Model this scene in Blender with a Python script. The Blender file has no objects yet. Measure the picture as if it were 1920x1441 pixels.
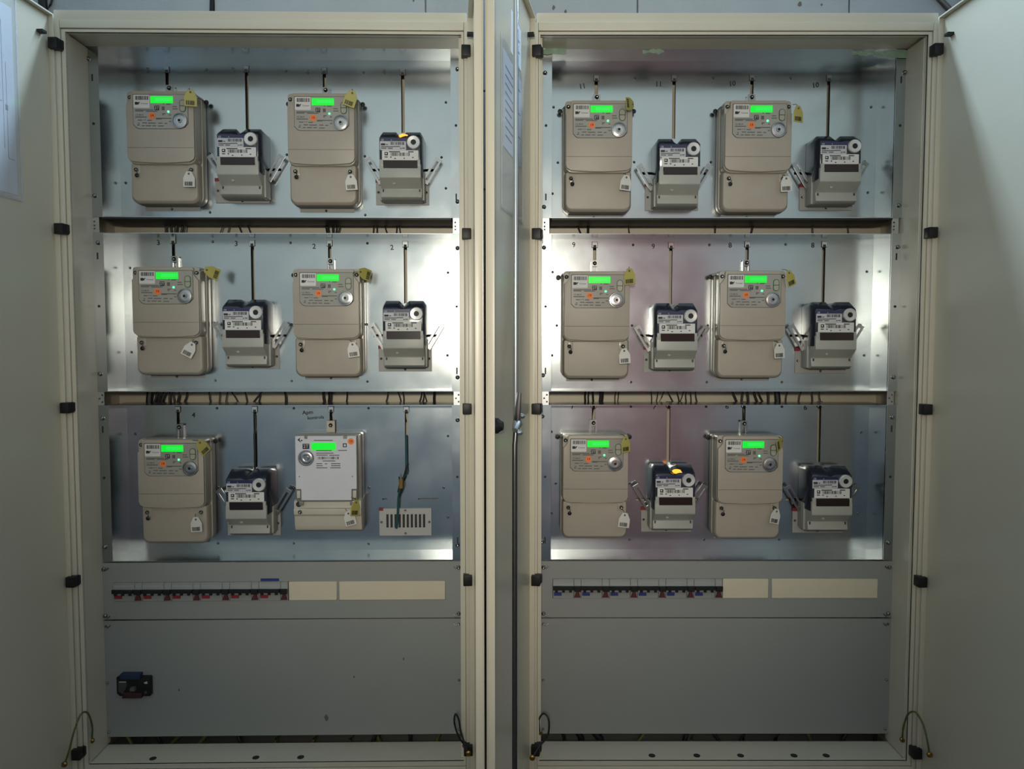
import bpy, bmesh, math, random
from mathutils import Matrix, Vector
random.seed(7)
S = bpy.context.scene
COL = S.collection
R = math.radians
PI = math.pi

# ------------------------------------------------------------------ camera, world, light, exposure
F, D, ZC, PITCH = 1442.0, 1.9, 1.30, R(3.2)          # focal length in px of a 1920x1441 frame, distance, height, tilt
cam = bpy.data.cameras.new('camera'); camo = bpy.data.objects.new('camera', cam); COL.objects.link(camo)
cam.sensor_fit = 'HORIZONTAL'; cam.sensor_width = 36.0; cam.lens = 36.0 * F / 1920.0
cam.clip_start = 0.02
camo.location = (0, -D, ZC); camo.rotation_euler = (PI / 2 - PITCH, 0, 0)
S.camera = camo
S.view_settings.view_transform = 'Standard'
S.view_settings.look = 'None'
S.view_settings.gamma = 1.0
S.view_settings.use_curve_mapping = False
S.view_settings.exposure = 0.0
S.cycles.max_bounces = 8; S.cycles.diffuse_bounces = 4; S.cycles.glossy_bounces = 4; S.cycles.transmission_bounces = 2
S.cycles.adaptive_threshold = 0.025; S.cycles.caustics_reflective = False; S.cycles.caustics_refractive = False; S.cycles.sample_clamp_indirect = 5.0

W = bpy.data.worlds.new('world'); S.world = W; W.use_nodes = True
W.node_tree.nodes['Background'].inputs[0].default_value = (0.62, 0.78, 1.0, 1)
W.node_tree.nodes['Background'].inputs[1].default_value = 0.6

def area(name, loc, rot, sx, sy, power, color):
    l = bpy.data.lights.new(name, 'AREA'); l.shape = 'RECTANGLE'; l.size = sx; l.size_y = sy
    l.energy = power; l.color = color
    o = bpy.data.objects.new(name, l); COL.objects.link(o); o.location = loc; o.rotation_euler = rot
    return o
ROOM_X, ROOM_Y0, ROOM_Y1, ROOM_H = 2.6, -2.7, 0.36, 3.35
# daylight through the strip of windows above the cabinets; the pale wall opposite throws it back
area('daylight_clerestory', (0, ROOM_Y1 + 0.02, 2.88), (R(-90), 0, 0), 4.2, 0.26, 160, (0.53, 0.74, 1.0))
# added warm fill from the front, with an invented lamp body around it
sp = bpy.data.lights.new('fill_lamp_beam', 'SPOT'); sp.energy = 102; sp.color = (1.0, 0.90, 0.74); sp.spot_size = R(58); sp.spot_blend = 1.0; sp.shadow_soft_size = 0.07
spo = bpy.data.objects.new('fill_lamp_beam', sp); COL.objects.link(spo); spo.location = (-0.05, ROOM_Y0 + .14, 1.52)
spo.rotation_euler = (Vector((0.0, 0.0, 1.38)) - Vector(spo.location)).to_track_quat('-Z', 'Y').to_euler()

# ------------------------------------------------------------------ materials
MATS = {}
def mat(name, col, rough=0.5, metal=0.0, var=0.06, scale=25.0, bump=0.0, bscale=200.0, emit=None, estr=0.0,
        coat=0.0, rvar=0.0, spec=0.5, alpha=1.0, trans=0.0, stretch=None):
    if name in MATS: return MATS[name]
    m = bpy.data.materials.new(name); m.use_nodes = True
    nt = m.node_tree; b = nt.nodes['Principled BSDF']
    b.inputs['Roughness'].default_value = rough; b.inputs['Metallic'].default_value = metal
    b.inputs['Specular IOR Level'].default_value = spec
    b.inputs['Coat Weight'].default_value = coat; b.inputs['Coat Roughness'].default_value = 0.12
    b.inputs['Alpha'].default_value = alpha
    b.inputs['Transmission Weight'].default_value = trans
    tc = nt.nodes.new('ShaderNodeTexCoord')
    src = tc.outputs['Object']
    if stretch:
        mp = nt.nodes.new('ShaderNodeMapping'); mp.inputs['Scale'].default_value = stretch
        nt.links.new(src, mp.inputs[0]); src = mp.outputs[0]
    n = nt.nodes.new('ShaderNodeTexNoise'); n.inputs['Scale'].default_value = scale; n.inputs['Detail'].default_value = 4
    nt.links.new(src, n.inputs['Vector'])
    mx = nt.nodes.new('ShaderNodeMix'); mx.data_type = 'RGBA'
    mx.inputs[6].default_value = (*[max(0, c * (1 - var)) for c in col], 1)
    mx.inputs[7].default_value = (*[min(1, c * (1 + var)) for c in col], 1)
    nt.links.new(n.outputs['Fac'], mx.inputs[0]); nt.links.new(mx.outputs[2], b.inputs['Base Color'])
    if rvar:
        mr = nt.nodes.new('ShaderNodeMapRange')
        mr.inputs[1].default_value = 0.3; mr.inputs[2].default_value = 0.7
        mr.inputs[3].default_value = max(0.02, rough - rvar); mr.inputs[4].default_value = rough + rvar
        nt.links.new(n.outputs['Fac'], mr.inputs[0]); nt.links.new(mr.outputs[0], b.inputs['Roughness'])
    if bump:
        n2 = nt.nodes.new('ShaderNodeTexNoise'); n2.inputs['Scale'].default_value = bscale; n2.inputs['Detail'].default_value = 3
        nt.links.new(src, n2.inputs['Vector'])
        bp = nt.nodes.new('ShaderNodeBump'); bp.inputs['Strength'].default_value = bump; bp.inputs['Distance'].default_value = 0.002
        nt.links.new(n2.outputs['Fac'], bp.inputs['Height']); nt.links.new(bp.outputs[0], b.inputs['Normal'])
    if emit:
        b.inputs['Emission Color'].default_value = (*emit, 1); b.inputs['Emission Strength'].default_value = estr
    MATS[name] = m
    return m
CREAM = mat('cream_paint', (0.63, 0.585, 0.46), 0.32, var=0.05, scale=9, bump=0.04, bscale=350)
DOORP = mat('cream_paint_door', (0.60, 0.555, 0.425), 0.27, var=0.05, scale=5, bump=0.04, bscale=350)
GALV = mat('galvanised_steel', (0.435, 0.468, 0.475), 0.205, 1.0, var=0.10, scale=9, rvar=0.035, bump=0.012, bscale=9)
GALV2 = mat('galvanised_strip', (0.46, 0.485, 0.49), 0.33, 1.0, var=0.10, scale=30, rvar=0.06)
STEEL = mat('bright_steel', (0.70, 0.70, 0.69), 0.18, 1.0, var=0.08, scale=60)
DSTEEL = mat('dark_steel', (0.16, 0.155, 0.15), 0.3, 1.0, var=0.2, scale=60)
SCREWM = mat('screw_steel', (0.30, 0.30, 0.29), 0.22, 1.0, var=0.15, scale=300)
BRACKET = mat('dull_bracket_steel', (0.33, 0.335, 0.33), 0.28, 1.0, var=0.15, scale=80)
PORT = mat('optical_port_steel', (0.42, 0.42, 0.415), 0.27, 1.0, var=0.1, scale=200)
GREYP = mat('grey_panel_paint', (0.285, 0.295, 0.275), 0.42, var=0.05, scale=6, bump=0.05, bscale=400)
BEIGE = mat('beige_plastic', (0.385, 0.343, 0.28), 0.42, var=0.05, scale=30, bump=0.05, bscale=900)
BEIGE2 = mat('beige_plastic_base', (0.385, 0.36, 0.295), 0.36, var=0.05, scale=30, coat=0.2)
PLATEG = mat('faceplate_grey', (0.33, 0.315, 0.27), 0.2, var=0.05, scale=40, coat=0.4)
LINE = mat('dark_seam', (0.05, 0.048, 0.043), 0.7)
INK = mat('black_ink', (0.018, 0.018, 0.02), 0.6)
INKG = mat('grey_ink', (0.11, 0.105, 0.095), 0.6)
BLACK = mat('black_plastic', (0.010, 0.010, 0.011), 0.45, spec=0.35)
WHITE = mat('white_label', (0.66, 0.66, 0.63), 0.55, var=0.03)
PAPERG = mat('grey_label', (0.50, 0.51, 0.53), 0.5, var=0.04)
LCD = mat('lit_green_display', (0.005, 0.06, 0.01), 0.3, emit=(0.0, 0.86, 0.028), estr=0.95)
LCDT = mat('display_digit', (0.01, 0.2, 0.04), 0.4, emit=(0.06, 0.92, 0.16), estr=0.8)
LEDG = mat('green_indicator', (0.1, 0.6, 0.3), 0.3, emit=(0.12, 1.0, 0.45), estr=1.3)
GREENB = mat('green_button_rim', (0.03, 0.13, 0.06), 0.4)
ORANGE = mat('orange_sticker', (0.95, 0.20, 0.035), 0.55, emit=None)
LAMP = mat('orange_lamp_glow', (0.9, 0.3, 0.02), 0.3, emit=(1.0, 0.30, 0.02), estr=2.2)
YELLOW = mat('yellow_tag', (0.46, 0.41, 0.11), 0.45, var=0.08)
WTAG = mat('white_tag', (0.62, 0.61, 0.56), 0.45, var=0.04)
NAVY = mat('navy_black_housing', (0.022, 0.026, 0.040), 0.22, var=0.2, coat=0.5)
BLUEP = mat('blue_print', (0.014, 0.016, 0.075), 0.35, coat=0.2)
GREYC = mat('grey_terminal_cover', (0.37, 0.375, 0.335), 0.4, var=0.05, scale=40)
WINDOW = mat('dark_register_window', (0.020, 0.010, 0.009), 0.22, coat=0.25, spec=0.3)
RING = mat('pale_port_ring', (0.62, 0.62, 0.60), 0.3, metal=0.35)
PLATE = mat('grey_adapter_plate', (0.36, 0.36, 0.33), 0.45)
RED = mat('red_sticker', (0.26, 0.012, 0.022), 0.5)
REDD = mat('dark_red_plastic', (0.085, 0.014, 0.014), 0.45)
BLUE = mat('blue_sticker', (0.018, 0.028, 0.17), 0.5)
BRK = mat('breaker_grey', (0.29, 0.30, 0.285), 0.4)
BRKW = mat('breaker_window', (0.36, 0.37, 0.35), 0.15, coat=0.6)
BLANK = mat('cream_blanking_strip', (0.64, 0.58, 0.43), 0.5)
WMETER = mat('white_meter_front', (0.62, 0.63, 0.66), 0.35)
LGREY = mat('pale_grey_plastic', (0.53, 0.50, 0.42), 0.4)
SMOKE = mat('smoky_case', (0.20, 0.20, 0.17), 0.16, coat=0.7)
CABLE = mat('black_cable', (0.015, 0.015, 0.016), 0.45)
CABLEG = mat('green_yellow_wire', (0.10, 0.12, 0.03), 0.5, var=0.5, scale=120)
CABLET = mat('teal_wire', (0.02, 0.075, 0.09), 0.45)
OCHRE = mat('ochre_tape', (0.20, 0.12, 0.02), 0.5)
CLEAR = mat('plastic_sleeve', (0.74, 0.77, 0.80), 0.10, alpha=0.22, coat=1.0, bump=0.25, bscale=14, spec=0.8)
PAPER = mat('white_paper', (0.66, 0.68, 0.70), 0.7, var=0.03)
TAPE = mat('green_tape_residue', (0.30, 0.45, 0.33), 0.5, var=0.4, scale=60, alpha=0.75)
RUBBER = mat('grey_gasket', (0.20, 0.195, 0.17), 0.7)
BLOCK = mat('grey_wall_block', (0.36, 0.37, 0.365), 0.85, var=0.10, scale=12, bump=0.4, bscale=70)
WALLP = mat('grey_plaster', (0.34, 0.35, 0.36), 0.9, var=0.12, scale=4, bump=0.2, bscale=40)
WHITEW = mat('pale_whitewash', (0.80, 0.67, 0.51), 0.85, var=0.05, scale=3)
DIMDADO = mat('dimming_dado_paint', (0.36, 0.345, 0.32), 0.6, var=0.1, scale=4)
FLOORM = mat('dark_concrete_floor', (0.11, 0.105, 0.10), 0.8, var=0.2, scale=5, bump=0.2, bscale=60)
CEILM = mat('pale_ceiling', (0.42, 0.42, 0.41), 0.9, var=0.06, scale=4)
REDREFL = mat('red_reflector_paint', (0.62, 0.25, 0.20), 0.6, var=0.1, scale=5)
FRAMEW = mat('white_window_frame', (0.6, 0.6, 0.6), 0.5)
DIRT = mat('brown_dirt', (0.13, 0.11, 0.09), 0.9, var=0.4, scale=80)

# ------------------------------------------------------------------ mesh builder
class MB:
    def __init__(s): s.v = []; s.f = []
    def add(s, vs, fs):
        o = len(s.v); s.v += [tuple(p) for p in vs]; s.f += [[i + o for i in f] for f in fs]; return s
    def box(s, x0, x1, y0, y1, z0, z1):
        return s.add([(x, y, z) for x in (x0, x1) for y in (y0, y1) for z in (z0, z1)],
                     [(0, 1, 3, 2), (4, 6, 7, 5), (0, 4, 5, 1), (2, 3, 7, 6), (0, 2, 6, 4), (1, 5, 7, 3)])
    def loft(s, rings, cap=True):
        n = len(rings[0]); vs = [p for r in rings for p in r]; fs = []
        for k in range(len(rings) - 1):
            for i in range(n):
                j = (i + 1) % n
                fs.append((k * n + i, k * n + j, (k + 1) * n + j, (k + 1) * n + i))
        if cap: fs += [tuple(reversed(range(n))), tuple(range((len(rings) - 1) * n, len(rings) * n))]
        return s.add(vs, fs)
    def prism(s, out, y0, y1):          # outline in x,z, extruded in y
        return s.loft([[(x, y0, z) for x, z in out], [(x, y1, z) for x, z in out]])
    def profile(s, prof, x0, x1):       # outline in y,z, extruded in x
        return s.loft([[(x0, y, z) for y, z in prof], [(x1, y, z) for y, z in prof]])
    def lathe(s, c, prof, n=20, axis='y'):   # prof: (radius, offset along -y)
        rings = []
        for r, h in prof:
            ring = []
            for i in range(n):
                a = 2 * PI * i / n
                if axis == 'y': ring.append((c[0] + r * math.cos(a), c[1] - h, c[2] + r * math.sin(a)))
                else: ring.append((c[0] + r * math.cos(a), c[1] + r * math.sin(a), c[2] + h))
            rings.append(ring)
        return s.loft(rings)
    def tube(s, pts, r, n=8):
        pts = [Vector(p) for p in pts]; rings = []
        for i, p in enumerate(pts):
            d = (pts[min(i + 1, len(pts) - 1)] - pts[max(i - 1, 0)]).normalized()
            a = Vector((0, 0, 1)) if abs(d.z) < 0.9 else Vector((1, 0, 0))
            u = d.cross(a).normalized(); w = d.cross(u)
            rr = r[i] if isinstance(r, (list, tuple)) else r
            rings.append([tuple(p + rr * (math.cos(2 * PI * k / n) * u + math.sin(2 * PI * k / n) * w)) for k in range(n)])
        return s.loft(rings)
    def plate(s, x0, x1, z0, z1, y0, y1, holes=()):     # y0 front, y1 back, rectangular holes
        holes = [(max(a, x0), min(b, x1), max(c, z0), min(d, z1)) for a, b, c, d in holes]
        xs = sorted({round(v, 6) for h in holes for v in h[:2]} | {x0, x1}); zs = sorted({round(v, 6) for h in holes for v in h[2:]} | {z0, z1})
        nx, nz = len(xs) - 1, len(zs) - 1
        def solid(i, j):
            if i < 0 or j < 0 or i >= nx or j >= nz: return False
            cx, cz = (xs[i] + xs[i + 1]) / 2, (zs[j] + zs[j + 1]) / 2
            return not any(a < cx < b and c < cz < d for a, b, c, d in holes)
        for i in range(nx):
            for j in range(nz):
                if not solid(i, j): continue
                a, b, c, d = xs[i], xs[i + 1], zs[j], zs[j + 1]
                s.add([(a, y0, c), (b, y0, c), (b, y0, d), (a, y0, d)], [(0, 1, 2, 3)])
                s.add([(a, y1, c), (b, y1, c), (b, y1, d), (a, y1, d)], [(3, 2, 1, 0)])
                for (di, dj, p, q) in ((-1, 0, (a, c), (a, d)), (1, 0, (b, c), (b, d)), (0, -1, (a, c), (b, c)), (0, 1, (a, d), (b, d))):
                    if not solid(i + di, j + dj):
                        s.add([(p[0], y0, p[1]), (q[0], y0, q[1]), (q[0], y1, q[1]), (p[0], y1, p[1])], [(0, 1, 2, 3)])
        return s
    def mesh(s, name, m, bevel=0.0, seg=2, merge=False):
        me = bpy.data.meshes.new(name); bm = bmesh.new()
        vs = [bm.verts.new(p) for p in s.v]
        for f in s.f:
            try: bm.faces.new([vs[i] for i in f])
            except ValueError: pass
        if merge: bmesh.ops.remove_doubles(bm, verts=bm.verts, dist=1e-6)
        bmesh.ops.recalc_face_normals(bm, faces=bm.faces)
        if bevel:
            es = [e for e in bm.edges if len(e.link_faces) == 2 and e.calc_face_angle(0) > R(35)]
            bmesh.ops.bevel(bm, geom=es, offset=bevel, segments=seg, affect='EDGES', profile=0.6, clamp_overlap=True)
        bm.to_mesh(me); bm.free()
        for p in me.polygons: p.use_smooth = True
        me.set_sharp_from_angle(angle=R(38))
        me.materials.append(m)
        return me
    def build(s, name, m, parent=None, bevel=0.0, seg=2, loc=None, rot=None, merge=False):
        return link(name, s.mesh(name, m, bevel, seg, merge), parent, loc, rot)
def link(name, me, parent=None, loc=None, rot=None):
    o = bpy.data.objects.new(name, me); COL.objects.link(o)
    if parent is not None: o.parent = parent
    if loc is not None: o.location = loc
    if rot is not None: o.rotation_euler = rot
    return o
def empty(name, loc=(0, 0, 0), rz=0.0, parent=None):
    o = bpy.data.objects.new(name, None); COL.objects.link(o); o.location = loc; o.rotation_euler = (0, 0, rz)
    o.empty_display_size = 0.05
    if parent is not None: o.parent = parent
    return o
def tag(o, label, cat, group=None):
    o['label'] = label; o['category'] = cat
    if group: o['group'] = group
    return o
def struct(o, label=None, cat=None):
    o['kind'] = 'structure'
    if label: o['label'] = label
    if cat: o['category'] = cat
    return o
def copy_tree(o, parent=None):
    c = o.copy(); COL.objects.link(c); c.parent = parent
    for ch in list(o.children): copy_tree(ch, c)
    return c
def rrect(x0, x1, z0, z1, r=(0, 0, 0, 0), n=5):       # radii: bottom-left, bottom-right, top-right, top-left
    out = []
    for (cx, cz, a0, rr) in ((x0, z0, 180, r[0]), (x1, z0, 270, r[1]), (x1, z1, 0, r[2]), (x0, z1, 90, r[3])):
        if rr <= 0: out.append((cx, cz)); continue
        ox = cx + rr if cx == x0 else cx - rr; oz = cz + rr if cz == z0 else cz - rr
        for k in range(n + 1):
            a = R(a0 + 90 * k / n); out.append((ox + rr * math.cos(a), oz + rr * math.sin(a)))
    return out
TXT = {}
def text_mesh(body, size, m, ext=0.0):
    key = (body, size, m.name)
    if key in TXT: return TXT[key]
    cu = bpy.data.curves.new('lettering', 'FONT'); cu.body = body; cu.size = size; cu.align_x = 'CENTER'; cu.align_y = 'CENTER'
    cu.resolution_u = 2; cu.extrude = ext; cu.offset = size * .012
    o = bpy.data.objects.new('lettering', cu); COL.objects.link(o)
    dg = bpy.context.evaluated_depsgraph_get()
    me = bpy.data.meshes.new_from_object(o.evaluated_get(dg)); me.name = 'lettering'
    me.transform(Matrix.Rotation(PI / 2, 4, 'X'))
    me.materials.clear(); me.materials.append(m)
    bpy.data.objects.remove(o)
    TXT[key] = me
    return me

# ------------------------------------------------------------------ cabinet frames (u right, v into the wall, z up)
class Cab:
    def __init__(s, side, ox, yaw, u0, u1):
        s.side = side; s.ox = ox; s.yaw = yaw; s.c = math.cos(yaw); s.s = math.sin(yaw); s.u0 = u0; s.u1 = u1
    def pt(s, px, py, v):               # photo pixel -> (u, z) on the plane v
        dx = (px - 960) / F; dy = -(py - 720.5) / F
        d = (dx, math.cos(PITCH) + dy * math.sin(PITCH), -math.sin(PITCH) + dy * math.cos(PITCH))
        lu = -s.ox * s.c - D * s.s; lv = s.ox * s.s - D * s.c
        du = d[0] * s.c + d[1] * s.s; dv = -d[0] * s.s + d[1] * s.c
        t = (v - lv) / dv
        return lu + du * t, ZC + d[2] * t
    def w(s, u, v, z):
        return Vector((s.ox + u * s.c - v * s.s, u * s.s + v * s.c, z))
    def at(s, px, py, v):
        u, z = s.pt(px, py, v); return s.w(u, v, z)
CL = Cab('left', -0.105, R(1.0), -0.994, 0.0)
CR = Cab('right', 0.055, 0.0, 0.0, 0.977)
VF, VB, VBACK = 0.10, 0.20, 0.262       # flange plane, mounting plane, rear wall of the cabinet
ZT, ZB = 2.090, 0.19
TRAYS = [(1.617, 2.050), (1.170, 1.578), (0.724, 1.135)]
FL = {'left': (-0.970, -0.938, -0.050, -0.023), 'right': (0.017, 0.047, 0.924, 0.950)}
WALL_Y = ROOM_Y1

# ------------------------------------------------------------------ room shell
X0, X1 = -ROOM_X, ROOM_X
struct(MB().box(X0 - .1, X1 + .1, ROOM_Y0 - .3, WALL_Y + .3, -0.1, 0.0).build('floor', FLOORM))
struct(MB().box(X0 - .1, X1 + .1, ROOM_Y0 - .3, WALL_Y + .3, ROOM_H, ROOM_H + .1).build('ceiling', CEILM))
struct(MB().box(X0 - .1, X0, ROOM_Y0, WALL_Y + .2, 0, ROOM_H).build('wall_left', WALLP))
struct(MB().box(X1, X1 + .1, ROOM_Y0, WALL_Y + .2, 0, ROOM_H).build('wall_right', WALLP))
# rear wall behind the cabinets: mortar core with blocks, window strip on top
wb = struct(MB().box(X0, X1, WALL_Y + .012, WALL_Y + .2, 0, 2.72).box(X0, X1, WALL_Y + .012, WALL_Y + .2, 3.04, ROOM_H)
            .box(X0, -2.15, WALL_Y + .012, WALL_Y + .2, 2.72, 3.04).box(2.15, X1, WALL_Y + .012, WALL_Y + .2, 2.72, 3.04).build('wall_back', WALLP))
jx = [CR.at(798, 15, 0.36).x + 0.607 * k for k in range(-4, 6)]
edges_x = sorted([X0] + [x for x in jx if X0 + .05 < x < X1 - .05] + [X1])
bk = None
for zc0, zc1 in ((1.74, 2.02), (2.02, 2.32), (2.32, 2.72)):
    for a, b in zip(edges_x[:-1], edges_x[1:]):
        MB().box(a + .002, b - .002, WALL_Y, WALL_Y + .02, zc0 + .002, zc1 - .002).build('block', BLOCK, wb, bevel=.0015, seg=1)
struct(MB().box(X0, X1, WALL_Y, WALL_Y + .02, 0, 1.738).build('trim_1', BLOCK))
wf = empty('window_1'); struct(wf)
MB().plate(-2.15, 2.15, 2.72, 3.04, WALL_Y + .05, WALL_Y + .10, [(-2.15 + .04 + k * 1.075, -2.15 + 1.035 + k * 1.075, 2.75, 3.01) for k in range(4)]).build('window_frame', FRAMEW, wf)
# pale wall opposite, with an unseen red door added to tint the steel reflections
oy = ROOM_Y0
wo = struct(MB().box(X0, X1, oy - .2, oy, 0, ROOM_H).build('wall_front', WHITEW))
struct(MB().box(X0, .348, oy, oy + .004, 0, .85).box(1.302, X1, oy, oy + .004, 0, .85).build('trim_2', DIMDADO), 'dark dado added to dim the lower rows')  # unseen dark band, added to cut bounce onto the lower rows
rd = empty('reflector_door', (.35, oy, 0)); struct(rd)
MB().box(.05, .90, 0, .035, .005, 1.98).build('reflector_leaf', REDREFL, rd, bevel=.003)
MB().plate(0, .95, 0.0, 2.03, 0, .05, [(.05, .90, 0, 1.98)]).build('reflector_casing', REDREFL, rd)
MB().tube([(.83, .036, 1.02), (.83, .08, 1.02), (.72, .085, 1.02)], .009, 8).build('reflector_handle', DSTEEL, rd)

wl = empty('fill_lamp', (-0.05, oy, 1.52)); tag(wl, 'small round fill lamp added on the wall opposite the cabinets', 'lamp')  # unseen fixture, added to carry the warm fill
MB().lathe((0, 0, 0), [(.05, 0), (.05, -.03), (.065, -.08), (.07, -.10), (.068, -.10), (.06, -.085)], 20).build('fill_lamp_housing', BLACK, wl)
MB().lathe((0, .086, 0), [(.058, 0), (.058, -.004), (.0005, -.004)], 20).build('lens', mat('fill_lamp_lens', (.9, .9, .85), .2, emit=(1, .9, .74), estr=30), wl)

# ------------------------------------------------------------------ shared small meshes
def screw_mesh(r, h, m, name='screw'):
    return MB().lathe((0, 0, 0), [(r, 0), (r, h * .35), (r * .8, h * .75), (r * .42, h), (r * .38, h * .6), (0.0003, h * .5)], 10).mesh(name, m)
SCR = screw_mesh(.0034, .004, SCREWM)
SCRB = screw_mesh(.0056, .006, SCREWM)
HOLE = MB().lathe((0, 0, 0), [(.0035, 0), (.0035, .0006), (.0002, .0006)], 10).mesh('hole', INK)

# ------------------------------------------------------------------ cabinets
SLOTS = {('left', 0): [(313, 130), (462, 129), (608, 132), (755, 135)], ('left', 1): [(325, 450), (473, 455), (618, 455), (760, 457)],
         ('left', 2): [(334, 766), (478, 766), (621, 766), (762, 766)],
         ('right', 0): [(1118, 146), (1264, 146), (1410, 145), (1554, 146)], ('right', 1): [(1115, 458), (1258, 459), (1401, 457), (1545, 457)],
         ('right', 2): [(1113, 758), (1254, 757), (1395, 757), (1537, 757)]}
SCREWS = {('left', 0): [(388, 131), (537, 133), (682, 136), (836, 192), (836, 353), (684, 293), (393, 288), (538, 290), (828, 295), (394, 398), (685, 403), (236, 343)],
          ('left', 1): [(399, 453), (545, 455), (689, 456), (840, 511), (839, 666), (688, 608), (402, 605), (831, 610), (547, 608), (404, 713), (547, 714), (689, 715), (247, 660), (244, 502)],
          ('left', 2): [(407, 765), (551, 765), (691, 765), (840, 817), (840, 969), (692, 914), (408, 913), (551, 913), (832, 914), (409, 1018), (551, 1018), (691, 1019), (254, 813)],
          ('right', 0): [(1191, 147), (1337, 147), (1482, 147), (1038, 201), (1036, 363), (1046, 305), (1189, 304), (1333, 304), (1633, 201), (1621, 303), (1627, 361), (1188, 417), (1330, 417), (1474, 416)],
          ('right', 1): [(1187, 459), (1330, 459), (1473, 458), (1036, 510), (1035, 666), (1044, 610), (1185, 610), (1327, 610), (1625, 509), (1613, 609), (1620, 666), (1183, 716), (1325, 716), (1466, 716)],
          ('right', 2): [(1183, 762), (1324, 762), (1466, 762), (1034, 809), (1034, 962), (1042, 906), (1181, 906), (1321, 906), (1615, 810), (1603, 907), (1610, 962), (1180, 1011), (1320, 1011), (1461, 1011)]}
FSCREWS = {('left', 0): [(165, 110), (178, 367), (858, 130), (858, 378)], ('left', 1): [(184, 455), (188, 701), (858, 465), (858, 707)],
           ('left', 2): [(192, 784), (197, 1025), (858, 787), (858, 1021)],
           ('right', 0): [(1022, 137), (1020, 388), (1696, 136), (1685, 385)], ('right', 1): [(1020, 464), (1018, 703), (1683, 463), (1675, 707)],
           ('right', 2): [(1017, 780), (1016, 1015), (1673, 782), (1666, 1017)]}
NUMS = {('left', 0): [(277, 132, '5'), (437, 132, '5'), (577, 135, '4'), (720, 135, '4')], ('left', 1): [(297, 455, '3'), (443, 457, '3'), (589, 462, '2'), (735, 464, '2')],
        ('left', 2): [(363, 778, '4')], ('right', 0): [(1092, 162, '11'), (1235, 158, '11'), (1373, 157, '10'), (1529, 160, '10')],
        ('right', 1): [(1076, 459, '9'), (1225, 462, '9'), (1369, 460, '8'), (1524, 460, '8')], ('right', 2): [(1073, 762, '7'), (1227, 763, '7'), (1363, 762, '6'), (1510, 764, '6')]}
ADAPT = {('left', 0): [(455, 358, 100, 46), (755, 361, 99, 47)], ('left', 1): [(474, 668, 100, 47), (760, 672, 99, 48)], ('left', 2): [(477, 980, 99, 46)],
         ('right', 0): [(1259, 370, 100, 50), (1548, 370, 100, 49)], ('right', 1): [(1255, 674, 97, 48), (1538, 676, 97, 47)], ('right', 2): [(1249, 973, 95, 46), (1532, 975, 95, 46)]}
CLIP = MB().plate(-.0065, .0065, -.007, .007, -.003, 0, [(-.004, .004, -.007, -.001)]).mesh('slot_clip', STEEL)
CLIPB = MB().box(-.0078, .0078, -.0012, 0, -.0085, .0082).mesh('slot_clip_shadow_gap', LINE)  # dark backing, paints a shadow outline around each slot clip
HINGE = MB().box(-.013, .013, -.011, .011, -.013, .013).box(-.016, -.004, -.008, .013, -.010, .012).mesh('hinge', BLACK, .002)

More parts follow.
